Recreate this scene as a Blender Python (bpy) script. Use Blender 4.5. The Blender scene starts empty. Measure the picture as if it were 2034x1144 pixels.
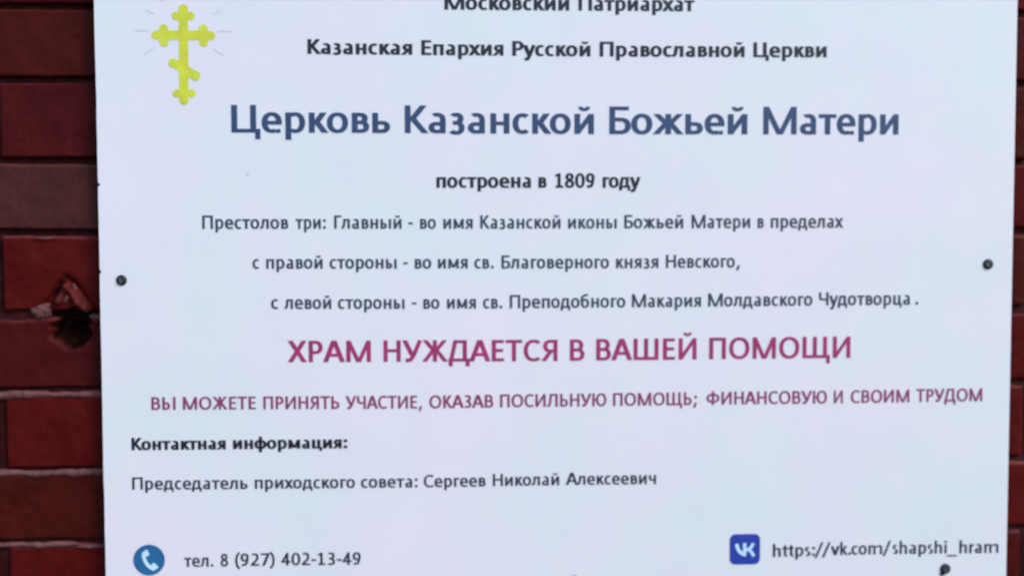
import bpy, bmesh, math, random
from mathutils import Matrix, Vector, noise
from mathutils.geometry import delaunay_2d_cdt

sc = bpy.context.scene
col = sc.collection
rad = math.radians

# ------------------------------------------------------------------ camera
cam_d = bpy.data.cameras.new('camera')
cam = bpy.data.objects.new('camera', cam_d); col.objects.link(cam)
YAW, PITCH, ROLL, DIST = rad(2.7498), rad(2.7832), rad(-0.1154), 1.1
CR = Matrix.Rotation(-YAW, 4, 'Z') @ Matrix.Rotation(math.pi/2 - PITCH, 4, 'X') @ Matrix.Rotation(ROLL, 4, 'Z')
fwd = CR @ Vector((0, 0, -1))
cam.matrix_world = Matrix.Translation(-fwd*DIST) @ CR
cam_d.sensor_width = 36.0
cam_d.lens = 36.0*2200/2034
cam_d.clip_start = 0.05; cam_d.clip_end = 200
cam_d.dof.use_dof = True                 # hand-held video frame, a touch out of focus
cam_d.dof.focus_distance = 0.93
cam_d.dof.aperture_fstop = 2.85
sc.camera = cam

# ------------------------------------------------------------------ world, sun, exposure
SUN_EL, SUN_AZ = rad(44), rad(128)
w = bpy.data.worlds.new('World'); sc.world = w; w.use_nodes = True
nt = w.node_tree; nt.nodes.clear()
sky = nt.nodes.new('ShaderNodeTexSky'); sky.sky_type = 'NISHITA'; sky.sun_disc = False
sky.sun_elevation = SUN_EL; sky.sun_rotation = SUN_AZ
sky.air_density = 1.0; sky.dust_density = 1.2; sky.ozone_density = 1.0
bg = nt.nodes.new('ShaderNodeBackground'); bg.inputs['Strength'].default_value = 0.12
out = nt.nodes.new('ShaderNodeOutputWorld')
nt.links.new(sky.outputs[0], bg.inputs[0]); nt.links.new(bg.outputs[0], out.inputs[0])
sd = bpy.data.lights.new('sun', 'SUN'); sd.energy = 1.15; sd.angle = rad(20); sd.color = (1.0, 0.975, 0.96)
sun = bpy.data.objects.new('sun', sd); col.objects.link(sun)
sdir = Vector((math.sin(SUN_AZ)*math.cos(SUN_EL), math.cos(SUN_AZ)*math.cos(SUN_EL), math.sin(SUN_EL)))
sun.rotation_euler = sdir.to_track_quat('Z', 'Y').to_euler(); sun.location = sdir*3
sc.view_settings.view_transform = 'Standard'; sc.view_settings.look = 'None'
sc.view_settings.exposure = 0.95; sc.view_settings.gamma = 1.0

# ------------------------------------------------------------------ helpers
def lin(r, g, b):
    f = lambda c: (c/255/12.92) if c <= 10 else ((c/255+0.055)/1.055)**2.4
    return (f(r), f(g), f(b), 1)

def mat(name, rough=0.5, spec=0.5, coat=0.0):
    m = bpy.data.materials.new(name); m.use_nodes = True
    b = m.node_tree.nodes['Principled BSDF']
    b.inputs['Roughness'].default_value = rough
    b.inputs['Specular IOR Level'].default_value = spec
    b.inputs['Coat Weight'].default_value = coat
    b.inputs['Coat Roughness'].default_value = 0.25
    return m, m.node_tree, b

def ramp(nt, a, b, p0=0.3, p1=0.7):
    r = nt.nodes.new('ShaderNodeValToRGB')
    r.color_ramp.elements[0].position = p0; r.color_ramp.elements[1].position = p1
    r.color_ramp.elements[0].color = a; r.color_ramp.elements[1].color = b
    return r

def nz(nt, scale, detail=4, rough=0.5, coord=None):
    n = nt.nodes.new('ShaderNodeTexNoise')
    n.inputs['Scale'].default_value = scale; n.inputs['Detail'].default_value = detail
    n.inputs['Roughness'].default_value = rough
    if coord is None:
        coord = nt.nodes.new('ShaderNodeNewGeometry').outputs['Position']
    nt.links.new(coord, n.inputs['Vector'])
    return n

def mixc(nt, fac, a, b, mode='MIX'):
    m = nt.nodes.new('ShaderNodeMix'); m.data_type = 'RGBA'; m.blend_type = mode
    if isinstance(fac, (int, float)): m.inputs[0].default_value = fac
    else: nt.links.new(fac, m.inputs[0])
    for s, v in ((6, a), (7, b)):
        if isinstance(v, tuple): m.inputs[s].default_value = v
        else: nt.links.new(v, m.inputs[s])
    return m.outputs[2]

def bump(nt, b, h, strength, dist):
    u = nt.nodes.new('ShaderNodeBump'); u.inputs['Strength'].default_value = strength
    u.inputs['Distance'].default_value = dist
    nt.links.new(h, u.inputs['Height']); nt.links.new(u.outputs[0], b.inputs['Normal'])

def ink(name, rgb, rough=0.45):
    m, t, b = mat(name, rough)
    n = nz(t, 60, 2)
    k = tuple(min(1, c*1.25+0.004) for c in rgb[:3]) + (1,)
    r = ramp(t, rgb, k, 0.35, 0.75)
    t.links.new(n.outputs['Fac'], r.inputs[0]); t.links.new(r.outputs[0], b.inputs['Base Color'])
    return m

def tagged(o, **kw):
    for k, v in kw.items(): o[k] = v
    return o

def link(name, me, m, parent=None):
    o = bpy.data.objects.new(name, me); col.objects.link(o)
    if m is not None: me.materials.append(m)
    if parent is not None: o.parent = parent
    return o

# ------------------------------------------------------------------ materials
M = {}
# white laminated panel: faint bluish and pinkish unevenness of the print
m, t, b = mat('panel_white', 0.34, 0.45)
n1 = nz(t, 5.5, 3, 0.6); n2 = nz(t, 14.0, 2, 0.5); n3 = nz(t, 2.2, 1, 0.5)
r1 = ramp(t, (0.75, 0.815, 0.86, 1), (0.825, 0.79, 0.885, 1), 0.36, 0.64)
t.links.new(n1.outputs['Fac'], r1.inputs[0])
r2 = ramp(t, (0.975, 0.985, 0.99, 1), (1.0, 1.0, 1.0, 1), 0.35, 0.65)
t.links.new(n2.outputs['Fac'], r2.inputs[0])
c = mixc(t, 1.0, r1.outputs[0], r2.outputs[0], 'MULTIPLY')
t.links.new(c, b.inputs['Base Color'])
bump(t, b, n3.outputs['Fac'], 0.25, 0.01)
M['panel'] = m
m, t, b = mat('panel_core', 0.6)
n1 = nz(t, 80); r1 = ramp(t, (0.02, 0.012, 0.02, 1), (0.06, 0.035, 0.055, 1)); t.links.new(n1.outputs['Fac'], r1.inputs[0])
t.links.new(r1.outputs[0], b.inputs['Base Color']); M['core'] = m

M['bold'] = ink('ink_black', lin(15, 23, 40))
M['bold2'] = ink('ink_black_contact', lin(14, 10, 30))
M['regular'] = ink('ink_slate_grey', lin(44, 58, 80))
M['regular2'] = ink('ink_blue_grey', lin(40, 42, 62))
M['title'] = ink('ink_slate_blue', lin(38, 64, 104))
M['crimson'] = ink('ink_crimson', lin(156, 40, 100))
M['crimson2'] = ink('ink_plum', lin(136, 48, 100))
M['cross'] = ink('ink_yellow_green', lin(200, 208, 52))
M['rays'] = ink('ink_pale_lilac', lin(208, 208, 222))
M['phone'] = ink('ink_phone_blue', lin(30, 98, 146))
M['vk'] = ink('ink_icon_blue', lin(32, 58, 158))
M['icon_white'] = ink('ink_icon_white', lin(188, 222, 252))
M['speck'] = ink('dirt_speck', lin(150, 150, 165))

m, t, b = mat('screw_metal', 0.35, 0.6)
b.inputs['Metallic'].default_value = 0.55
n1 = nz(t, 900, 3); r1 = ramp(t, (0.008, 0.011, 0.018, 1), (0.03, 0.04, 0.055, 1)); t.links.new(n1.outputs['Fac'], r1.inputs[0])
t.links.new(r1.outputs[0], b.inputs['Base Color']); bump(t, b, n1.outputs['Fac'], 0.5, 0.0004)
M['screw'] = m
m, t, b = mat('screw_glint_crown', 0.3, 0.6)  # lighter metal paints a glint into the crown
b.inputs['Metallic'].default_value = 0.6
n1 = nz(t, 700, 3); r1 = ramp(t, (0.035, 0.045, 0.06, 1), (0.14, 0.16, 0.19, 1)); t.links.new(n1.outputs['Fac'], r1.inputs[0])
t.links.new(r1.outputs[0], b.inputs['Base Color']); M['screw_glint'] = m

def brick_mat(name, base, alt, pale):
    """painted brick: base paint, darker mottling, painted ledge highlights and the pale flake ridge from a vertex layer"""
    m, t, b = mat(name, 0.5, 0.06)
    a = nz(t, 26, 5, 0.6); g = nz(t, 420, 4, 0.65); k = nz(t, 90, 4, 0.6)
    r = ramp(t, base, alt, 0.35, 0.68); t.links.new(a.outputs['Fac'], r.inputs[0])
    r2 = ramp(t, (0.72, 0.72, 0.72, 1), (1.25, 1.25, 1.25, 1), 0.3, 0.7); t.links.new(g.outputs['Fac'], r2.inputs[0])
    c = mixc(t, 0.6, r.outputs[0], r2.outputs[0], 'MULTIPLY')
    at = t.nodes.new('ShaderNodeAttribute'); at.attribute_name = 'highlight_wear'
    mu = t.nodes.new('ShaderNodeMath'); mu.operation = 'MULTIPLY_ADD'
    t.links.new(k.outputs['Fac'], mu.inputs[0]); mu.inputs[1].default_value = 1.6; mu.inputs[2].default_value = -0.30
    mm = t.nodes.new('ShaderNodeMath'); mm.operation = 'MULTIPLY'; mm.use_clamp = True
    t.links.new(mu.outputs[0], mm.inputs[0]); t.links.new(at.outputs['Fac'], mm.inputs[1])
    c = mixc(t, mm.outputs[0], c, pale)
    t.links.new(c, b.inputs['Base Color'])
    ad = t.nodes.new('ShaderNodeMath'); ad.operation = 'ADD'
    t.links.new(g.outputs['Fac'], ad.inputs[0]); t.links.new(k.outputs['Fac'], ad.inputs[1])
    bump(t, b, ad.outputs[0], 0.4, 0.0007)
    return m
PALE = (0.20, 0.062, 0.058, 1)
M['b_red'] = brick_mat('brick_red_paint', (0.070, 0.0035, 0.0042, 1), (0.092, 0.0065, 0.0060, 1), PALE)
M['b_brown'] = brick_mat('brick_brown_paint', (0.048, 0.0056, 0.0040, 1), (0.066, 0.0076, 0.0058, 1), PALE)
M['b_maroon'] = brick_mat('brick_maroon_paint', (0.052, 0.0045, 0.0056, 1), (0.068, 0.0066, 0.0078, 1), PALE)
M['b_grey'] = brick_mat('brick_worn_greyish', (0.060, 0.0180, 0.0165, 1), (0.078, 0.0230, 0.0215, 1), PALE)
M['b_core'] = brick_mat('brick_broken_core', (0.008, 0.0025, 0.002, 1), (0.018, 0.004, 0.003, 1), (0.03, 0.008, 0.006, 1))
m, t, b = mat('mortar_painted', 0.7, 0.1)
a = nz(t, 70, 5, 0.6); r = ramp(t, (0.020, 0.0025, 0.003, 1), (0.045, 0.006, 0.007, 1)); t.links.new(a.outputs['Fac'], r.inputs[0])
t.links.new(r.outputs[0], b.inputs['Base Color']); g = nz(t, 500, 4); bump(t, b, g.outputs['Fac'], 0.7, 0.0012)
M['mortar'] = m
m, t, b = mat('mortar_bare', 0.75, 0.3)
a = nz(t, 130, 5, 0.65); r = ramp(t, (0.07, 0.025, 0.024, 1), (0.20, 0.078, 0.076, 1)); t.links.new(a.outputs['Fac'], r.inputs[0])
t.links.new(r.outputs[0], b.inputs['Base Color']); g = nz(t, 500, 4); bump(t, b, g.outputs['Fac'], 0.8, 0.0015)
M['bare'] = m

# ------------------------------------------------------------------ lettering (units: cap height = 1)
X = 0.735
class G:
    def __init__(s, st, th): s.p = []; s.s = st; s.t = th
    def poly(s, *pts): s.p.append(list(pts))
    def V(s, x, y0, y1, w=None):                 # stem, x = left side
        w = w or s.s; s.poly((x, y0), (x+w, y0), (x+w, y1), (x, y1))
    def H(s, y, x0, x1, w=None):                 # bar, y = lower side
        w = w or s.t; s.poly((x0, y), (x1, y), (x1, y+w), (x0, y+w))
    def D(s, x0, y0, x1, y1, w):                 # slanted bar cut level, x = centre
        h = w/2; s.poly((x0-h, y0), (x0+h, y0), (x1+h, y1), (x1-h, y1))
    def A(s, cx, cy, rx, ry, a0, a1, sw=None, th=None, e=2.2):   # elliptical arc, outer radii
        sw = s.s if sw is None else sw; th = s.t if th is None else th
        n = max(3, int(abs(a1-a0)/15))
        def pt(a, rx, ry):
            c, q = math.cos(a), math.sin(a)
            return (cx + rx*math.copysign(abs(c)**(2/e), c), cy + ry*math.copysign(abs(q)**(2/e), q))
        for i in range(n):
            a = rad(a0+(a1-a0)*i/n); b = rad(a0+(a1-a0)*(i+1)/n)
            s.poly(pt(a, rx, ry), pt(b, rx, ry), pt(b, rx-sw, ry-th), pt(a, rx-sw, ry-th))
    def S(s, pts, w):                            # free stroke with round joins
        for (x0, y0), (x1, y1) in zip(pts, pts[1:]):
            l = math.hypot(x1-x0, y1-y0); nx, ny = -(y1-y0)/l*w/2, (x1-x0)/l*w/2
            s.poly((x0+nx, y0+ny), (x1+nx, y1+ny), (x1-nx, y1-ny), (x0-nx, y0-ny))
        for x, y in pts[1:-1]:
            s.poly(*[(x+w/2*math.cos(k*math.pi/4), y+w/2*math.sin(k*math.pi/4)) for k in range(8)])
    def dot(s, x, y, r):
        s.poly(*[(x+r*math.cos(k*math.pi/5), y+r*math.sin(k*math.pi/5)) for k in range(10)])

def glyph(ch, s, t):
    g = G(s, t); L = 0.105; hs = s/2; dg = s*1.16
    V, H, D, A = g.V, g.H, g.D, g.A
    adv = None
    def ring(cx, cy, rx, ry): A(cx, cy, rx, ry, 0, 360)
    def bowl(x0, x1, y0, y1):                    # half bowl open to the left from x0, outer x1
        r = (y1-y0)/2; rx = min(r*1.0, x1-x0-0.02)
        H(y0, x0, x1-rx); H(y1-t, x0, x1-rx); A(x1-rx, (y0+y1)/2, rx, r, -90, 90)
    def lbowl(x0, x1, y0, y1):
        r = (y1-y0)/2; rx = min(r, x1-x0-0.02)
        H(y0, x0+rx, x1); H(y1-t, x0+rx, x1); A(x0+rx, (y0+y1)/2, rx, r, 90, 270)
    def breve(cx, y, r=0.16): A(cx, y+r*0.95, r, r*0.95, 180, 360, s*0.72, t*0.85)
    # ---- small letters, Cyrillic and Latin
    if ch in 'оo': ring(L+0.24, X/2, 0.31, X/2+0.012); adv = 0.70+s*0.0+0.03
    elif ch in 'аa':
        x1 = 0.585
        A(x1-0.25, X-0.235, 0.25, 0.245, 0, 128); V(x1-s, 0, X-0.23)
        H(X*0.5+0.04-t, x1-0.27, x1-s+0.01); A(x1-0.27, (X*0.5+0.04)/2, 0.235, (X*0.5+0.04)/2+0.006, 90, 270)
        H(-0.006, x1-0.27, x1-0.16); g.S([(x1-0.17, t/2-0.006), (x1-s*0.6, 0.11)], t); adv = 0.715
    elif ch == 'в': V(L, 0, X); bowl(L+s-0.01, 0.57, X*0.52-t/2, X); bowl(L+s-0.01, 0.61, 0, X*0.52+t/2); adv = 0.67
    elif ch == 'г': V(L, 0, X); H(X-t, L, 0.50); adv = 0.53
    elif ch == 'д':
        H(0, 0.02, 0.72); V(0.02, -0.19, t); V(0.72-s*0.85, -0.19, t, s*0.85); V(0.62-s, 0, X); H(X-t, 0.17, 0.62)
        D(0.13, t, 0.24, X, s*0.95); adv = 0.77
    elif ch in 'еe':
        cx = 0.355; A(cx, X/2, 0.295, X/2+0.012, 0, 300); H(X/2-t*0.55, cx-0.29+s*0.5, cx+0.295, t)
        g.S([(cx+0.12, t*0.46-0.012), (cx+0.25, 0.075)], t); adv = 0.715
    elif ch == 'ж':
        V(0.465-hs, 0, X)
        for q in (-1, 1): D(0.465+q*0.04, X*0.5, 0.465+q*0.345, X, dg); D(0.465+q*0.36, 0, 0.465+q*0.06, X*0.55, dg)
        adv = 0.94
    elif ch == 'з':
        A(0.25, X*0.73, 0.22, X*0.27+0.012, -90, 140); A(0.25, X*0.27, 0.25, X*0.27+0.012+t*0.3, -145, 90)
        H(X*0.5-t*0.42, 0.15, 0.27); adv = 0.585
    elif ch in 'ий':
        V(L, 0, X); V(0.685-s, 0, X); D(L+hs, 0.03, 0.685-hs, X-0.03, s*1.05); adv = 0.80
        if ch == 'й': breve(0.395, X+0.095, 0.175)
    elif ch in 'кk':
        V(L, 0, X if ch == 'к' else 1.06); D(0.25+hs*0.5, X*0.44, 0.53, X, dg); D(0.575, 0, 0.27+hs*0.5, X*0.58, dg)
        H(X*0.5-t/2, L, 0.28); adv = 0.665
    elif ch == 'л': V(0.63-s, 0, X); H(X-t, 0.19, 0.63); D(0.215, X*0.45, 0.245, X, s); g.S([(0.215, X*0.47), (0.17, 0.12), (0.03, 0.06)], s*0.9); adv = 0.74
    elif ch == 'м':
        V(L, 0, X); V(0.86-s, 0, X); D((L+0.86)/2-0.02, 0.08, L+hs, X, s); D((L+0.86)/2+0.02, 0.08, 0.86-hs, X, s); adv = 0.97
    elif ch == 'н': V(L, 0, X); V(0.665-s, 0, X); H(X*0.5-t/2, L, 0.66); adv = 0.77
    elif ch == 'п': V(L, 0, X); V(0.665-s, 0, X); H(X-t, L, 0.665); adv = 0.77
    elif ch in 'рp':
        V(L, -0.26, X); A(0.39, X/2, 0.29, X/2+0.012, -100, 125); g.S([(L+hs, 0.10), (0.36, t/2-0.005)], t); g.S([(L+hs, X-0.14), (0.34, X-t/2)], t*0.9); adv = 0.755
    elif ch in 'сc': A(0.355, X/2, 0.295, X/2+0.012, 52, 308); adv = 0.61
    elif ch == 'т': H(X-t, 0.025, 0.585); V(0.305-hs, 0, X); adv = 0.61
    elif ch == 'у' : D(0.33, 0.0, 0.09, X, dg); g.S([(0.56, X), (0.33, 0.02), (0.24, -0.19), (0.07, -0.235)], s*0.98); adv = 0.64
    elif ch == 'v': D(0.32, 0.0, 0.09, X, dg); D(0.33, 0.0, 0.56, X, dg); adv = 0.65
    elif ch == 'ф': V(0.45-hs, -0.26, 1.0); ring(0.45, X/2, 0.39, X/2+0.012); adv = 0.90
    elif ch == 'х': D(0.09, 0, 0.53, X, dg); D(0.54, 0, 0.09, X, dg); adv = 0.63
    elif ch == 'ц': V(L, 0, X); V(0.64-s, 0, X); H(0, L, 0.74); V(0.74-s*0.85, -0.19, t, s*0.85); adv = 0.79
    elif ch == 'ч': V(L-0.015, 0.42, X); V(0.63-s, 0, X); A(L-0.015+0.21, 0.46, 0.21, 0.19, 180, 270); H(0.27, 0.28, 0.62); adv = 0.735
    elif ch == 'ь': V(L, 0, X); bowl(L+s-0.01, 0.625, 0, X*0.6); adv = 0.69
    elif ch == 'ы': V(L, 0, X); bowl(L+s-0.01, 0.56, 0, X*0.6); V(0.85-s+0.02, 0, X); adv = 0.98
    elif ch == 'я': V(0.59-s, 0, X); lbowl(0.085, 0.59-s+0.01, X*0.38, X); D(0.10, 0, 0.36, X*0.42, dg); adv = 0.70
    elif ch == 'б': ring(0.355, X*0.46, 0.30, X*0.46+0.012); g.S([(0.075+hs*0.6, 0.38), (0.12, 0.72), (0.24, 0.90), (0.56, 0.985)], s*0.9); adv = 0.74
    elif ch == 'h': V(L, 0, 1.06); A(0.66-0.24, X-0.235, 0.24, 0.245, 0, 100); V(0.66-s, 0, X-0.22); g.S([(L+hs, X-0.16), (0.40, X-t/2)], t*0.9); adv = 0.77
    elif ch == 't': V(0.155, 0.16, X+0.19); H(X-t, 0.02, 0.40, t*0.95); A(0.155+0.2, 0.17, 0.2, 0.18, 180, 285); adv = 0.47
    elif ch == 's':
        A(0.27, X*0.745, 0.20, X*0.255+0.012, 55, 262); A(0.25, X*0.262, 0.215, X*0.262+0.012, -125, 82); adv = 0.52
    elif ch == 'm':
        V(L, 0, X)
        for x1 in (0.64, 1.15): A(x1-0.22, X-0.235, 0.22, 0.245, 0, 100); V(x1-s, 0, X-0.22)
        g.S([(L+hs, X-0.16), (0.40, X-t/2)], t*0.9); g.S([(0.64-hs, X-0.16), (0.93, X-t/2)], t*0.9); adv = 1.26
    elif ch == 'r': V(L, 0, X); g.S([(L+hs, X-0.20), (0.30, X-t*0.6), (0.44, X-t*0.5)], t); adv = 0.47
    elif ch == 'i': V(L, 0, X); g.dot(L+hs, X+0.20, s*0.62); adv = 0.34
    # ---- capitals
    elif ch == 'А': D(0.07, 0, 0.42, 1, dg); D(0.79, 0, 0.44, 1, dg); H(0.25, 0.17, 0.69); adv = 0.86
    elif ch == 'Б': V(L, 0, 1); H(1-t, L, 0.68); bowl(L+s-0.01, 0.74, 0, 0.60); adv = 0.79
    elif ch == 'В': V(L, 0, 1); bowl(L+s-0.01, 0.70, 0.51-t/2, 1); bowl(L+s-0.01, 0.75, 0, 0.51+t/2); adv = 0.81
    elif ch == 'Г': V(L, 0, 1); H(1-t, L, 0.62); adv = 0.64
    elif ch == 'Д':
        H(0, 0.02, 0.94); V(0.02, -0.22, t); V(0.94-s, -0.22, t); V(0.82-s, 0, 1); H(1-t, 0.26, 0.82)
        D(0.15, t, 0.33, 1, s); adv = 0.97
    elif ch == 'Е': V(L, 0, 1); H(0, L, 0.64); H(0.5-t/2+0.01, L, 0.60); H(1-t, L, 0.63); adv = 0.71
    elif ch == 'Ж':
        V(0.585-hs, 0, 1)
        for q in (-1, 1): D(0.585+q*0.04, 0.5, 0.585+q*0.43, 1, dg); D(0.585+q*0.46, 0, 0.585+q*0.07, 0.54, dg)
        adv = 1.17
    elif ch == 'З': A(0.31, 0.745, 0.28, 0.262, -90, 140); A(0.31, 0.27, 0.31, 0.278, -140, 90); H(0.5-t*0.35, 0.2, 0.32); adv = 0.70
    elif ch in 'ИЙ':
        V(L, 0, 1); V(0.90-s, 0, 1); D(L+hs, 0.03, 0.90-hs, 0.97, s*1.05); adv = 1.01
        if ch == 'Й': breve(0.50, 1.09, 0.185)
    elif ch == 'К': V(L, 0, 1); D(0.26+hs*0.4, 0.46, 0.65, 1, dg*1.02); D(0.70, 0, 0.28+hs*0.4, 0.56, dg*1.02); H(0.5-t/2, L, 0.30); adv = 0.79
    elif ch == 'Л': V(0.85-s, 0, 1); H(1-t, 0.26, 0.85); D(0.28, 0.45, 0.32, 1, s); g.S([(0.28, 0.47), (0.21, 0.12), (0.04, 0.065)], s*0.95); adv = 0.95
    elif ch == 'М':
        V(L, 0, 1); V(1.15-s, 0, 1); D((L+1.15)/2-0.01, 0.0, L+hs*1.05, 1, s*1.02); D((L+1.15)/2+0.01, 0.0, 1.15-hs*1.05, 1, s*1.02); adv = 1.25
    elif ch == 'Н': V(L, 0, 1); V(0.85-s, 0, 1); H(0.52-t/2, L, 0.84); adv = 0.95
    elif ch == 'О': ring(0.515, 0.5, 0.455, 0.514); adv = 1.02
    elif ch == 'П': V(L, 0, 1); V(0.85-s, 0, 1); H(1-t, L, 0.85); adv = 0.95
    elif ch == 'Р': V(L, 0, 1); bowl(L+s-0.01, 0.70, 0.37, 1); adv = 0.76
    elif ch == 'С': A(0.505, 0.5, 0.445, 0.514, 50, 310); adv = 0.83
    elif ch == 'Т': H(1-t, 0.02, 0.74); V(0.38-hs, 0, 1); adv = 0.76
    elif ch == 'У': D(0.42, 0.28, 0.09, 1, dg); g.S([(0.76, 1), (0.46, 0.26), (0.34, 0.09), (0.13, 0.055)], s*0.98); adv = 0.83
    elif ch == 'Ф': V(0.57-hs, -0.03, 1.04); ring(0.57, 0.5, 0.51, 0.36); adv = 1.14
    elif ch == 'Х': D(0.09, 0, 0.68, 1, dg*1.05); D(0.69, 0, 0.09, 1, dg*1.05); adv = 0.78
    elif ch == 'Ц': V(L, 0, 1); V(0.82-s, 0, 1); H(0, L, 0.94); V(0.94-s*0.9, -0.24, t, s*0.9); adv = 0.99
    elif ch == 'Ч': V(L-0.01, 0.60, 1); V(0.80-s, 0, 1); A(L-0.01+0.25, 0.62, 0.25, 0.24, 180, 270); H(0.38, 0.34, 0.79); adv = 0.90
    elif ch == 'Ш': V(L, 0, 1); V(0.66-hs, 0, 1); V(1.21-s, 0, 1); H(0, L, 1.21); adv = 1.31
    elif ch == 'Щ': V(L, 0, 1); V(0.66-hs, 0, 1); V(1.21-s, 0, 1); H(0, L, 1.34); V(1.34-s*0.9, -0.24, t, s*0.9); adv = 1.38
    elif ch == 'Ы': V(L, 0, 1); bowl(L+s-0.01, 0.66, 0, 0.60); V(1.06-s, 0, 1); adv = 1.17
    elif ch == 'Ь': V(L, 0, 1); bowl(L+s-0.01, 0.72, 0, 0.60); adv = 0.79
    elif ch == 'Ю': V(L, 0, 1); H(0.51-t/2, L, 0.42); ring(0.80, 0.5, 0.41, 0.514); adv = 1.27
    elif ch == 'Я': V(0.73-s, 0, 1); lbowl(0.10, 0.73-s+0.01, 0.40, 1); D(0.11, 0, 0.42, 0.44, dg); adv = 0.84
    # ---- figures
    elif ch == '0': ring(0.37, 0.5, 0.315, 0.512); adv = 0.76
    elif ch == '1': V(0.36-hs, 0, 1); H(0, 0.13, 0.63); g.S([(0.12, 0.80), (0.37, 0.95)], t); adv = 0.74
    elif ch == '2':
        A(0.34, 0.72, 0.27, 0.29, -25, 145); g.S([(0.55, 0.62), (0.42, 0.40), (0.13, t*0.6)], s*0.95); H(0, 0.08, 0.66); adv = 0.74
    elif ch == '3': A(0.33, 0.745, 0.27, 0.267, -90, 140); A(0.32, 0.27, 0.31, 0.282, -140, 90); H(0.5-t*0.35, 0.2, 0.34); adv = 0.74
    elif ch == '4': V(0.55-s, 0, 1); H(0.22, 0.04, 0.70); g.S([(0.10, 0.26), (0.49, 0.97)], s*0.9); adv = 0.75
    elif ch == '7': H(1-t, 0.08, 0.67); D(0.25, 0, 0.59, 1-t*0.5, dg); adv = 0.72
    elif ch == '8': ring(0.37, 0.75, 0.265, 0.262); ring(0.37, 0.27, 0.305, 0.282); adv = 0.75
    elif ch == '9': ring(0.35, 0.68, 0.285, 0.332); g.S([(0.635-hs, 0.70), (0.60-hs, 0.34), (0.42, t*0.8), (0.14, t*0.5)], s*0.92); adv = 0.75
    # ---- points
    elif ch == '-': H(0.33, 0.06, 0.40, t*1.05); adv = 0.46
    elif ch == '.': g.dot(L+hs*1.1, s*0.6, s*0.66); adv = 0.32
    elif ch == ':': g.dot(L+hs*1.1, s*0.6, s*0.66); g.dot(L+hs*1.1, X-s*0.62, s*0.66); adv = 0.34
    elif ch in ',;':
        g.S([(0.19+hs, s), (0.08+hs*0.6, -0.20)], s*0.95); adv = 0.34
        if ch == ';': g.dot(0.17+hs, X-s*0.62, s*0.66)
    elif ch in '()':
        q = 1 if ch == '(' else -1; cx = 0.25 if q == 1 else 0.18
        g.S([(cx+q*0.12, 1.08), (cx-q*0.05, 0.80), (cx-q*0.10, 0.44), (cx-q*0.05, 0.06), (cx+q*0.12, -0.22)], s*0.9); adv = 0.43
    elif ch == '/': D(0.05, -0.17, 0.52, 1.08, s*0.95); adv = 0.56
    elif ch == '_': H(-0.24, 0.0, 0.74, t*0.9); adv = 0.76
    else: raise ValueError(ch)
    return adv, g.p

def tri(polys):
    """union of overlapping outlines as one flat triangulation"""
    vs = []; fs = []
    for p in polys:
        a = sum(p[i][0]*p[(i+1) % len(p)][1]-p[(i+1) % len(p)][0]*p[i][1] for i in range(len(p)))
        if a < 0: p = p[::-1]
        k = len(vs); vs += [Vector(q) for q in p]; fs.append(list(range(k, k+len(p))))
    v, e, f, ov, oe, of = delaunay_2d_cdt(vs, [], fs, 0, 1e-5)
    keep = [q for q, o in zip(f, of) if o]
    return [tuple(p) for p in v], keep

CACHE = {}
def glyph_tri(ch, s, t):
    k = (ch, s, t)
    if k not in CACHE:
        adv, p = glyph(ch, s, t); v, f = tri(p)
        xs = [q[0] for q in v]
        CACHE[k] = (adv, v, f, min(xs), max(xs))
    return CACHE[k]

WEIGHT = {'regular': (0.176, 0.144), 'regular2': (0.172, 0.140), 'bold': (0.200, 0.155), 'bold2': (0.208, 0.162),
          'title': (0.172, 0.138), 'crimson': (0.182, 0.146), 'crimson2': (0.186, 0.148)}
TRACK = {'regular': 0.045, 'regular2': 0.045, 'bold': 0.085, 'bold2': 0.095, 'title': 0.075, 'crimson': 0.015, 'crimson2': 0.02}
INK_Y = -0.00025          # printed film just proud of the panel face (front of the panel is y = 0)

def text_mesh(words, style):
    s, t = WEIGHT[style]; V = []; F = []
    for txt, x0, x1, z0, z1, cap in words:
        pen = 0; items = []
        for ch in txt:
            adv, v, f, a, b = glyph_tri(ch, s, t); items.append((pen, v, f, pen+a, pen+b)); pen += adv-TRACK[style]
        i0 = min(i[3] for i in items); i1 = max(i[4] for i in items)
        k = (x1-x0)/(i1-i0)
        if len(txt) == 1 and txt in '-.': k = cap; x0 = (x0+x1)/2-(i1-i0)*k/2; x1 = x0+(i1-i0)*k
        for pen, v, f, _, _ in items:
            n = len(V)
            for px, pz in v:
                x = x0+(pen+px-i0)*k; u = (x-x0)/max(1e-6, x1-x0)
                V.append((x/1000, INK_Y, (z0+(z1-z0)*u+pz*cap)/1000))
            F += [tuple(n+q for q in r) for r in f]
    me = bpy.data.meshes.new('text_line'); me.from_pydata(V, [], F); me.update(); return me

def flat_mesh(name, polys, y):
    v, f = tri(polys)
    me = bpy.data.meshes.new(name); me.from_pydata([(p[0]/1000, y, p[1]/1000) for p in v], [], [tuple(q) for q in f]); me.update(); return me

def disc(cx, cz, r, n=28): return [(cx+r*math.cos(2*math.pi*k/n), cz+r*math.sin(2*math.pi*k/n)) for k in range(n)]
def stroke(pts, w, cap=True):
    g = G(w, w); g.S(pts, w)
    if cap:
        for q in (pts[0], pts[-1]): g.dot(q[0], q[1], w/2)
    return g.p

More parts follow.
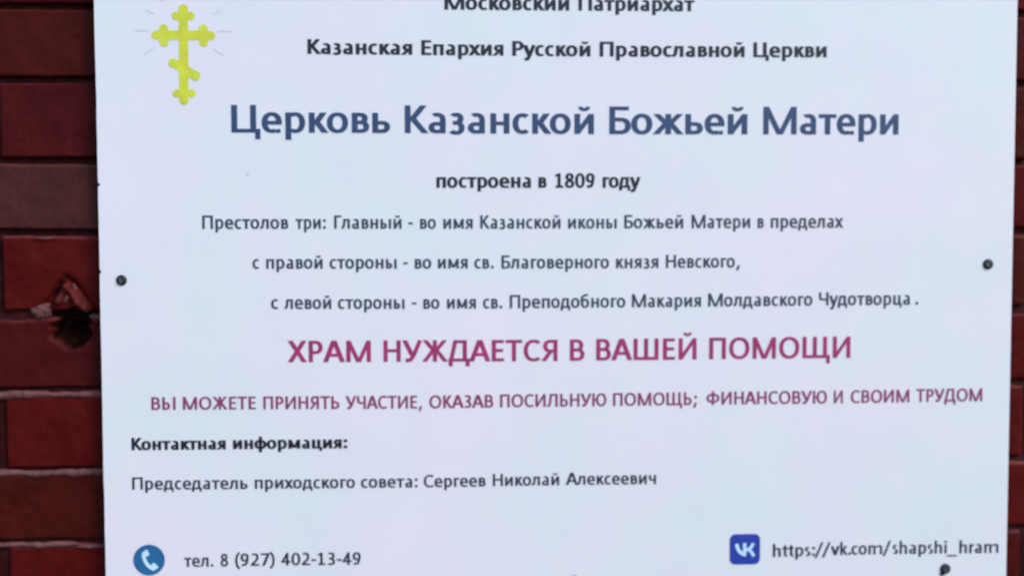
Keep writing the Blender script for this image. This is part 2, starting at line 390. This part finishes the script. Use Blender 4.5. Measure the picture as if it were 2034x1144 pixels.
# words of each printed line: text, left and right end, baseline at both ends, cap height, all in mm on the panel
LINES = [
    ('bold', [('Московский', -65.6, 57.1, 272.5, 272.5, 14.65), ('Патриархат', 66.0, 181.1, 272.5, 272.7, 14.73)]),
    ('bold', [('Казанская', -199.0, -97.2, 228.8, 228.5, 14.42), ('Епархия', -88.4, -7.9, 228.4, 228.2, 14.48), ('Русской', 0.7, 78.1, 228.1, 227.9, 14.54), ('Православной', 87.0, 231.8, 227.9, 228.1, 14.61), ('Церкви', 240.5, 314.5, 228.1, 228.4, 14.69)]),
    ('title', [('Церковь', -273.4, -119.3, 152.6, 152.5, 26.80), ('Казанской', -105.0, 81.7, 152.5, 151.9, 27.02), ('Божьей', 96.8, 235.2, 151.9, 152.0, 27.23), ('Матери', 251.1, 388.5, 152.0, 152.2, 27.41)]),
    ('bold', [('построена', -74.4, 19.0, 99.0, 99.0, 14.36), ('в', 26.4, 34.7, 99.0, 99.0, 14.40), ('1809', 42.6, 82.3, 99.0, 99.0, 14.42), ('году', 90.2, 128.1, 99.0, 99.1, 14.45)]),
    ('regular', [('Престолов', -302.9, -219.4, 59.0, 58.9, 13.09), ('три:', -212.4, -182.9, 58.9, 58.8, 13.12), ('Главный', -174.8, -108.7, 58.9, 58.8, 13.16), ('-', -101.3, -98.3, 58.8, 58.8, 13.18), ('во', -90.6, -75.0, 58.8, 58.8, 13.19), ('имя', -67.8, -38.7, 58.8, 58.7, 13.21), ('Казанской', -31.3, 48.5, 58.8, 58.7, 13.24), ('иконы', 55.8, 104.5, 58.7, 58.7, 13.29), ('Божьей', 112.0, 171.2, 58.8, 58.8, 13.32), ('Матери', 179.6, 238.8, 58.9, 58.9, 13.36), ('в', 246.3, 252.6, 59.0, 59.0, 13.38), ('пределах', 259.6, 333.5, 59.0, 59.0, 13.41)]),
    ('regular', [('с', -254.7, -248.3, 19.9, 19.9, 12.94), ('правой', -241.5, -186.4, 19.9, 19.8, 12.96), ('стороны', -179.6, -113.9, 19.8, 19.6, 13.00), ('-', -106.7, -103.7, 19.6, 19.6, 13.03), ('во', -96.1, -79.8, 19.5, 19.5, 13.04), ('имя', -73.3, -43.8, 19.5, 19.5, 13.05), ('св.', -37.2, -17.9, 19.4, 19.4, 13.07), ('Благоверного', -10.4, 96.8, 19.3, 19.2, 13.11), ('князя', 103.8, 146.4, 19.2, 19.3, 13.16), ('Невского,', 154.0, 228.8, 19.4, 19.5, 13.19)]),
    ('regular', [('с', -237.2, -230.1, -19.6, -19.7, 13.10), ('левой', -224.5, -178.3, -19.7, -19.9, 13.12), ('стороны', -171.9, -106.4, -19.9, -20.2, 13.15), ('-', -98.7, -95.3, -20.2, -20.2, 13.18), ('во', -87.9, -71.9, -20.3, -20.3, 13.19), ('имя', -64.5, -35.8, -20.3, -20.3, 13.20), ('св.', -28.7, -9.5, -20.2, -20.2, 13.22), ('Преподобного', -2.2, 113.3, -20.2, -19.9, 13.26), ('Макария', 119.9, 189.6, -19.9, -19.6, 13.32), ('Молдавского', 196.8, 302.8, -19.5, -19.1, 13.37), ('Чудотворца', 309.4, 402.7, -19.0, -18.7, 13.43), ('.', 409.2, 410.8, -18.6, -18.6, 13.47)]),
    ('crimson', [('ХРАМ', -221.7, -139.9, -72.2, -72.6, 21.27), ('НУЖДАЕТСЯ', -127.5, 45.4, -72.6, -73.1, 21.40), ('В', 57.7, 72.4, -73.0, -72.9, 21.50), ('ВАШЕЙ', 84.2, 185.5, -72.8, -72.6, 21.57), ('ПОМОЩИ', 198.2, 342.4, -72.4, -72.0, 21.69)]),
    ('crimson2', [('ВЫ', -355.0, -331.5, -118.3, -118.4, 12.75), ('МОЖЕТЕ', -324.5, -253.3, -118.4, -118.6, 12.78), ('ПРИНЯТЬ', -246.0, -171.4, -118.7, -119.0, 12.83), ('УЧАСТИЕ,', -165.4, -89.6, -119.0, -119.3, 12.87), ('ОКАЗАВ', -82.5, -18.9, -119.3, -119.1, 12.91), ('ПОСИЛЬНУЮ', -12.1, 94.5, -119.0, -118.7, 12.97), ('ПОМОЩЬ;', 101.2, 186.4, -118.7, -118.4, 13.02), ('ФИНАНСОВУЮ', 195.6, 318.9, -118.3, -118.2, 13.09), ('И', 325.8, 335.2, -118.2, -118.2, 13.13), ('СВОИМ', 343.4, 403.7, -118.1, -117.7, 13.15), ('ТРУДОМ', 410.8, 479.4, -117.5, -117.3, 13.19)]),
    ('bold2', [('Контактная', -375.0, -283.3, -157.9, -158.1, 12.30), ('информация:', -276.3, -163.7, -158.0, -158.4, 12.36)]),
    ('regular2', [('Председатель', -375.0, -262.4, -197.0, -197.8, 12.25), ('приходского', -255.4, -156.8, -197.7, -198.2, 12.31), ('совета:', -150.8, -94.4, -198.2, -198.4, 12.36), ('Сергеев', -88.5, -26.7, -198.4, -198.3, 12.39), ('Николай', -19.6, 47.1, -198.2, -198.0, 12.43), ('Алексеевич', 53.5, 145.0, -197.9, -198.1, 12.48)]),
    ('regular2', [('тел.', -325.7, -296.9, -274.9, -275.0, 12.54), ('8', -290.1, -282.6, -274.9, -274.9, 12.55), ('(927)', -275.8, -236.8, -274.9, -274.9, 12.57), ('402-13-49', -230.5, -151.7, -274.9, -275.5, 12.61)]),
    ('regular2', [('https://', 264.9, 324.6, -274.5, -273.7, 12.77), ('vk.com/', 324.6, 387.1, -273.6, -273.2, 12.80), ('shapshi_', 388.8, 455.9, -273.3, -273.8, 12.84), ('hram', 458.4, 499.4, -273.8, -273.8, 12.87)]),
]

# ------------------------------------------------------------------ the wall
random.seed(4)
wall = bpy.data.objects.new('brick_wall', None); col.objects.link(wall); wall.location = (0, 0.012, -0.62)
tagged(wall, label='dark red painted brick wall behind the white notice board', category='wall')
FACE = 0.0130                                 # mean depth of the brick faces behind the panel front
# joint centres (mm) read from the height of each course
JZ = [-622, -547, -471, -399, -326, -252.2, -180.2, -100.7, -24.1, 55.3, 125.9, 204.8, 275.4, 352, 428, 503, 579]
STYLE = ['b_red', 'b_brown', 'b_maroon', 'b_red', 'b_red', 'b_brown', 'b_red', 'b_maroon', 'b_red', 'b_grey', 'b_maroon', 'b_brown', 'b_maroon', 'b_red', 'b_brown', 'b_maroon']
LEDGE = [5, 5, 5, 5, 3.4, 3.2, 3.6, 4.0, 2.6, 1.5, 1.4, 1.4, 1.4, 1.4, 1.4, 1.4]    # how far the upper arris is rounded off, mm
LEDGE_HIGHLIGHT = [.6, .6, .6, .6, .85, .95, .95, .5, .55, .3, .1, .1, .1, .1, .1, .1]  # strength of the highlight painted along each course's upper edge

def fbm(x, z, k, s):
    return noise.fractal(Vector((x*k+s, z*k-s*1.7, s*0.3)), 1.0, 2.0, 4)

def brick_mesh(x0, x1, z0, z1, ledge, highlight_wear, seed, fine, cut=None):
    nx, nz_ = (max(10, int((x1-x0)/2.2)), 34) if fine else (4, 2)
    W, Hh = x1-x0, z1-z0
    V = []; F = []; wr = []
    def row_t(j): return j/nz_
    for j in range(nz_+1):
        for i in range(nx+1):
            u, v = i/nx, row_t(j)
            if fine:                           # crowd rows to the edges
                v = 0.5-0.5*math.cos(math.pi*v)
                v = 0.55*v+0.45*row_t(j)
            x = x0+u*W; z = z0+v*Hh
            y = FACE*1000
            dt, db = z1-z, z-z0
            de = min(x-x0, x1-x)
            wv = 0.0
            if fine:
                L = ledge*(1+0.45*fbm(x, seed*9, 0.03, seed))
                L = max(0.8, L)
                if dt < L: y += (L*1.15)*(1-dt/L)**1.6
                if db < 1.6: y += 2.2*(1-db/1.6)**2
                if de < 1.8: y += 2.2*(1-de/1.8)**2
                y += 0.75*fbm(x, z, 0.05, seed)+0.3*fbm(x, z, 0.22, seed+5)
                z += (0.8*fbm(x, seed, 0.016, seed+2))*(1 if dt < 4 or db < 3 else 0.3)
                wv = max(0.0, 1-dt/(L*0.9+1.2))*highlight_wear*1.6  # paler colour towards the top edge imitates light caught on the ledge
                if cut: y, wv = cut(x, z, y, wv)
            V.append((x/1000, y/1000, z/1000)); wr.append(min(1.0, wv))
    idx = lambda i, j: j*(nx+1)+i
    for j in range(nz_):
        for i in range(nx): F.append((idx(i, j), idx(i+1, j), idx(i+1, j+1), idx(i, j+1)))
    ring = [idx(i, 0) for i in range(nx+1)]+[idx(nx, j) for j in range(1, nz_+1)]+[idx(i, nz_) for i in range(nx-1, -1, -1)]+[idx(0, j) for j in range(nz_-1, 0, -1)]
    n = len(V)
    for k in ring: V.append((V[k][0], 0.075, V[k][2])); wr.append(0.0)
    m = len(ring)
    for k in range(m): F.append((ring[k], n+k, n+(k+1) % m, ring[(k+1) % m]))
    me = bpy.data.meshes.new('brick'); me.from_pydata(V, [], F); me.update()
    a = me.attributes.new('highlight_wear', 'FLOAT', 'POINT'); a.data.foreach_set('value', wr)
    for p in me.polygons: p.use_smooth = fine
    if cut:
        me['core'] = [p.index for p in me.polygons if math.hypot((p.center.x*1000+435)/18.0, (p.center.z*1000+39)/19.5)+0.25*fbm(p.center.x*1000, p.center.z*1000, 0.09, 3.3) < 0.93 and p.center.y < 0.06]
    return me

def cavity(x, z, y, wv):
    """the broken corner beside the notice board"""
    # dark hollow: centre about (-439, -43)
    n = 5.5*fbm(x, z, 0.09, 3.3)
    d = math.hypot((x+435)/18.0, (z+39)/19.5)+n*0.045
    if d < 1: y += 34*(1-d)**0.5
    # lifted flake ridge above and right of the hollow
    for (ax, az, bx, bz, w, hgt) in ((-447, -12, -438, 4, 4.2, 5.5), (-438, 4, -428, -14, 4.0, 5.0), (-428, -14, -410, -32, 3.6, 3.5)):
        t = max(0, min(1, ((x-ax)*(bx-ax)+(z-az)*(bz-az))/((bx-ax)**2+(bz-az)**2)))
        q = math.hypot(x-ax-t*(bx-ax), z-az-t*(bz-az))/(w*(1+0.12*n*0.3))
        if q < 1: y -= hgt*(1-q*q); wv = max(wv, 0.45*(1-q*q))
    # gouge outlining the ridge
    for (ax, az, bx, bz, w, dp) in ((-462, -20, -444, 6, 4.0, 6), (-440, 12, -428, 2, 3.2, 5), (-425, -2, -412, -22, 2.8, 4)):
        t = max(0, min(1, ((x-ax)*(bx-ax)+(z-az)*(bz-az))/((bx-ax)**2+(bz-az)**2)))
        q = math.hypot(x-ax-t*(bx-ax), z-az-t*(bz-az))/w
        if q < 1: y += dp*(1-q*q)
    return y, wv

wloc = wall.location
def add_part(name, me, m, parent=wall):
    o = link(name, me, m, parent)
    o.location = (-wloc.x, -wloc.y, -wloc.z)
    return o
XL, XR = -1010, 1010
for r in range(len(JZ)-1):
    z0, z1 = JZ[r], JZ[r+1]
    st = -506 if r % 2 == 0 else -362          # joint positions of this course, alternate courses shifted by half a brick
    xs = [st+260*k for k in range(-5, 8)]
    xs = [XL]+[x for x in xs if XL+40 < x < XR-40]+[XR]
    for a, bq in zip(xs, xs[1:]):
        jx = random.uniform(4.2, 5.6); g0 = random.uniform(2.8, 3.8); g1 = random.uniform(2.8, 3.8)
        if r in (4, 5, 6): g1 = 1.6
        bx0, bx1 = a+jx, bq-jx
        visible = -340 < z1 and z0 < 345 and ((bx0 < -395 and bx1 > -560) or (bx1 > 500 and bx0 < 560))
        style = STYLE[r] if a < 0 else random.choice(['b_red', 'b_brown', 'b_maroon'])
        if not visible and a < -560: style = random.choice(['b_red', 'b_brown', 'b_maroon'])
        cut = cavity if (r in (7, 8) and bx0 < -440 < bx1) else None
        me = brick_mesh(bx0, bx1, z0+g0, z1-g1, LEDGE[r], LEDGE_HIGHLIGHT[r], 1.7*r+a*0.013, visible, cut)
        bo = add_part('brick', me, M[style])
        if cut:
            me.materials.append(M['b_core'])
            for k in me['core']: me.polygons[k].material_index = 1
        if cut and r == 7: bo['label'] = 'brick with a broken dark hollow at its upper edge'
        elif style == 'b_grey' and visible and a < 0: bo['label'] = 'worn greyish brick'

# mortar bed: one rough sheet recessed between the bricks, fuller in the lower joints
def mortar_mesh():
    V = []; F = []; xs = []; x = XL
    while x <= XR: xs.append(x); x += 5 if x < -390 or x > 480 else 20
    if xs[-1] < XR: xs.append(XR)
    zs = []
    for r in range(len(JZ)):
        zs += [JZ[r]-4.5, JZ[r]-2.5, JZ[r]-0.8, JZ[r]+1.0, JZ[r]+2.8, JZ[r]+4.8]
        if r < len(JZ)-1: zs += [JZ[r]+20, (JZ[r]+JZ[r+1])/2, JZ[r+1]-20]
    for z in zs:
        k = min(range(len(JZ)), key=lambda q: abs(JZ[q]-z)); d = z-JZ[k]
        for x in xs:
            y = 19.5 if JZ[k] > 50 else 16.5
            if abs(d) < 6: y += d*0.35
            y += 1.6*fbm(x, z, 0.06, 8.0)+0.8*fbm(x, z, 0.3, 2.0)
            if abs(x+435) < 24 and abs(z+39) < 30: y += 34
            V.append((x/1000, y/1000, z/1000))
    n = len(xs)
    for j in range(len(zs)-1):
        for i in range(n-1): F.append((j*n+i, j*n+i+1, (j+1)*n+i+1, (j+1)*n+i))
    me = bpy.data.meshes.new('mortar'); me.from_pydata(V, [], F); me.update()
    for p in me.polygons: p.use_smooth = True
    return me
add_part('mortar', mortar_mesh(), M['mortar'])

# bare mortar lumps left standing around the broken place and small crumbs on the ledges
def lump(cx, cz, cy, rx, ry, rz, seed, rot=0.0):
    bm = bmesh.new(); bmesh.ops.create_icosphere(bm, subdivisions=4, radius=1)
    for v in bm.verts:
        q = v.co.copy(); k = 1+0.35*noise.fractal(q*1.6+Vector((seed, 0, seed)), 1, 2, 4)
        x, z = q.x*rx*k, q.z*rz*k
        v.co = Vector(((cx+x*math.cos(rot)-z*math.sin(rot))/1000, (cy+q.y*ry*k)/1000, (cz+x*math.sin(rot)+z*math.cos(rot))/1000))
    me = bpy.data.meshes.new('mortar_lump'); bm.to_mesh(me); bm.free()
    for p in me.polygons: p.use_smooth = True
    return me
for a in ((-464, -22, 15, 9.5, 4.0, 7.5, 1.2, 0.1), (-424, -16, 15.0, 8.0, 3.4, 4.2, 2.7, -0.8), (-432.5, -1, 17.0, 3.8, 3.0, 6.0, 4.1, 0.2),
          (-440, -9, 14.5, 6.5, 3.0, 3.2, 8.1, 0.6), (-408, -29, 15.5, 9, 3.0, 4.0, 6.0, -0.25)):
    add_part('mortar_lump', lump(*a), M['bare'])
# smears of paint-tinged mortar squeezed out over the lower courses' upper edges; their pale colour paints in the ledge highlight
def smear(x0, x1, z, seed, th, m='bare'):
    V = []; F = []; n = int((x1-x0)/1.6); K = 8
    for i in range(n+1):
        x = x0+(x1-x0)*i/n
        zc = z+1.4*fbm(x, 0, 0.035, seed); w = th*(0.8+0.4*fbm(x, 3, 0.045, seed+4)); w = max(0.5, w)*min(1, i/5+0.1, (n-i)/5+0.1)
        for k in range(K):
            a = 2*math.pi*k/K
            V.append((x/1000, (14.8+3.4*math.cos(a)+0.4*fbm(x, k, 0.3, seed))/1000*1.0, (zc+w*math.sin(a))/1000))
    for i in range(n):
        for k in range(K): F.append((i*K+k, i*K+(k+1) % K, (i+1)*K+(k+1) % K, (i+1)*K+k))
    F.append(tuple(range(K))); F.append(tuple(n*K+k for k in range(K-1, -1, -1)))
    me = bpy.data.meshes.new('mortar_highlight'); me.from_pydata(V, [], F); me.update()
    for p in me.polygons: p.use_smooth = True
    return me
add_part('mortar_highlight', smear(-520, -399, -104.6, 3.0, 4.8), M['bare'])
add_part('mortar_highlight', smear(-520, -399, -182.6, 7.0, 4.3), M['bare'])
add_part('mortar_highlight', smear(-520, -432, -254.2, 9.0, 3.6), M['bare'])
add_part('mortar_highlight', smear(-436, -399, -256.8, 12.0, 2.6), M['bare'])
add_part('mortar_highlight', smear(-470, -448, 50.0, 15.0, 1.6), M['bare'])

# ------------------------------------------------------------------ the notice board
sign = bpy.data.objects.new('notice_board', None); col.objects.link(sign); sign.location = (0, 0, -0.335)
tagged(sign, label='white printed church notice board screwed to the dark red brick wall', category='notice board')
def add_sign(name, me, m, parent=sign):
    o = link(name, me, m, parent)
    if parent is sign: o.location = (0, 0, 0.335)
    return o
# panel: white face film on a 3 mm dark-edged core, slightly uneven cut left edge with two nicks
XE, XE2, ZT, ZB = -402.5, 508.0, 335.0, -335.0
edge = []
z = ZB
while z < ZT+0.1:
    x = XE+0.35*fbm(0, z, 0.02, 5.0)
    for zc, dp, hw in ((102.1, 2.6, 2.2), (17.5, 2.2, 2.0)):
        if abs(z-zc) < hw: x += dp*(1-abs(z-zc)/hw)
    edge.append((x, z)); z += 1.0
outline = edge+[(XE2, ZT)]+[(XE2, ZB)]
me = bpy.data.meshes.new('panel'); nE = len(outline)
front = [(x/1000, 0, z/1000) for x, z in outline]; back = [(x/1000, 0.003, z/1000) for x, z in outline]
V = front+back; F = [tuple(range(nE-1, -1, -1)), tuple(range(nE, 2*nE))]
F += [(k, (k+1) % nE, nE+(k+1) % nE, nE+k) for k in range(nE)]
me.from_pydata(V, [], F); me.update()
po = add_sign('panel', me, M['panel']); me.materials.append(M['core'])
for i, p in enumerate(me.polygons): p.material_index = 0 if i == 0 else 1
bm = bmesh.new(); bm.from_mesh(me); bmesh.ops.recalc_face_normals(bm, faces=bm.faces); bm.to_mesh(me); bm.free()

LABELS = ['small black bold heading line at the top edge', 'small black bold heading line below the top one', 'large slate blue bold title line',
          'short black bold line with the year 1809', 'grey text line beginning left of the other two', 'shortest of the three grey text lines',
          'grey text line ending in a lone full stop', 'large crimson capital letter line', 'long plum capital letter line', 'black bold contact heading',
          'grey line of text under the contact heading', 'grey telephone number line', 'grey web address line']
for (style, words), lb in zip(LINES, LABELS):
    o = add_sign('text_line', text_mesh(words, style), M[style]); o['label'] = lb

# three-barred orthodox cross with trefoil ends and faint rays
cp = []
cx = -318.2
cp += stroke([(cx+0.3, 268), (cx-0.3, 184)], 8.8, False)
cp += stroke([(-343, 246.2), (-293, 246.2)], 9.2, False)
cp += stroke([(-327.5, 219.5), (-307.5, 207.6)], 8.4)
for (a, b_, r) in ((-318.0, 271.0, 4.7), (-324.9, 264.6, 4.1), (-311.2, 264.6, 4.1), (-318, 264.5, 5.4),
                   (-336.8, 252.4, 4.1), (-344.6, 246.0, 4.0), (-336.6, 239.2, 4.2), (-338.0, 246, 5.6),
                   (-299.0, 252.4, 4.1), (-291.6, 246.0, 4.2), (-298.7, 239.4, 4.2), (-298.0, 246, 5.6),
                   (-325.4, 190.2, 3.9), (-311.2, 190.2, 3.9), (-318.4, 183.8, 4.5), (-318.4, 190, 5.4),
                   (-328.4, 219.4, 4.5), (-307.2, 207.4, 4.9)):
    cp.append(disc(a, b_, r, 22))
co = add_sign('cross_emblem', flat_mesh('cross_emblem', cp, INK_Y), M['cross'])
rp = []
for a, b_ in (((-364, 250.6), (-351, 250.3)), ((-285, 250.3), (-271, 250.2)), ((-354, 270), (-346, 267)), ((-290, 266.5), (-282, 269.6)),
              ((-356.8, 227.5), (-347.0, 233.6)), ((-290, 233.8), (-280, 227.6)), ((-337.5, 278.5), (-341, 285)), ((-301.5, 280), (-298.5, 286)), ((-318.5, 284), (-318.5, 293))):
    rp += stroke([a, b_], 1.15, False)
add_sign('ray_marks', flat_mesh('ray_marks', rp, INK_Y), M['rays'])

# telephone emblem
pc = (-359.9, -267.4)
po_ = add_sign('phone_emblem', flat_mesh('phone_emblem', [disc(pc[0], pc[1], 15.4, 48)], INK_Y), M['phone'])
U = lambda x, y: (pc[0]+(x-768)/13.617*0.4935, pc[1]-(y-703)/13.617*0.4935)
hp = [U(*q) for q in ((583, 505), (640, 448), (690, 415), (722, 420), (748, 470), (775, 545), (765, 578), (700, 600), (682, 640), (700, 700), (745, 780), (790, 835),
                     (835, 845), (860, 795), (900, 778), (950, 822), (1008, 885), (1010, 912), (950, 960), (870, 1003), (815, 975), (720, 900), (645, 800), (595, 690), (572, 590))]
add_sign('handset', flat_mesh('handset', [hp], INK_Y-0.0001), M['icon_white'], po_)

# network emblem: rounded square with the two joined letters
vc = (236.1, -266.0); hs_, rr = 15.6, 6.0
sq = []
for qx, qz, a0 in ((1, 1, 0), (-1, 1, 90), (-1, -1, 180), (1, -1, 270)):
    for k in range(9):
        a = rad(a0+k*90/8); sq.append((vc[0]+qx*(hs_-rr)+rr*math.cos(a), vc[1]+qz*(hs_-rr)+rr*math.sin(a)))
ve = add_sign('network_emblem', flat_mesh('network_emblem', [sq], INK_Y), M['vk'])
U2 = lambda x, y: (vc[0]+(x-566)/11.44*0.4935, vc[1]-(y-525)/11.44*0.4935)
vk = []
vk += stroke([U2(*q) for q in ((368, 395), (385, 470), (425, 560), (490, 625), (570, 648))], 3.5, False)
vk += [[U2(*q) for q in ((520, 378), (598, 378), (598, 690), (520, 690))]]
vk += stroke([U2(*q) for q in ((765, 385), (715, 480), (650, 530), (580, 540))], 3.3, False)
vk += stroke([U2(*q) for q in ((600, 535), (680, 550), (735, 610), (775, 695))], 3.3, False)
add_sign('joined_letters', flat_mesh('joined_letters', vk, INK_Y-0.0001), M['icon_white'], ve)

# stray dirt specks on the face
add_sign('dirt_speck', flat_mesh('dirt_speck', [disc(-258.3, 111.9, 0.9, 9)], INK_Y), M['speck'])

# pan-head screws: domed head with a cross recess on a flange
def screw(x, z, r, ang, tail=None):
    bm = bmesh.new(); n = 28
    prof = [(1.0, 0.0), (1.02, -0.35), (0.97, -0.8), (0.86, -1.35), (0.70, -1.85), (0.50, -2.2), (0.30, -2.35), (0.12, -2.42)]
    rings = []
    for rr_, y in prof:
        rings.append([bm.verts.new((rr_*r*math.cos(2*math.pi*k/n), y, rr_*r*math.sin(2*math.pi*k/n))) for k in range(n)])
    for a, b_ in zip(rings, rings[1:]):
        for k in range(n): bm.faces.new((a[k], a[(k+1) % n], b_[(k+1) % n], b_[k]))
    bm.faces.new(rings[-1])
    # cross recess pressed into the crown
    for v in bm.verts:
        c_, s_ = math.cos(ang), math.sin(ang)
        u, q = v.co.x*c_+v.co.z*s_, -v.co.x*s_+v.co.z*c_
        if min(abs(u), abs(q)) < r*0.17 and math.hypot(u, q) < r*0.62: v.co.y += 1.1
    for v in bm.verts: v.co = Vector(((x+v.co.x)/1000, v.co.y/1000, (z+v.co.z)/1000))
    bmesh.ops.recalc_face_normals(bm, faces=bm.faces)
    me = bpy.data.meshes.new('screw'); bm.to_mesh(me); bm.free()
    for p in me.polygons:
        p.use_smooth = True
        c_ = p.center*1000
        p.material_index = 1 if math.hypot(c_.x-x, c_.z-z) < 0.50*r and c_.y > -2.45 else 0
    return me
for a in ((-381.6, 9.2, 5.2, 0.3), (482.8, 22.0, 5.3, 0.9), (444.0, -289.5, 5.4, 0.6), (62.2, -295.6, 5.4, 0.1)):
    me = screw(*a); add_sign('screw', me, M['screw']); me.materials.append(M['screw_glint'])
# ragged dark tail at the lower left of the lower right screw
add_sign('screw_tail', flat_mesh('screw_tail', [[(439.2, -289), (444, -294.5), (441.5, -296.6), (439.6, -296.9), (438.8, -294)]], -0.0012), M['screw'])
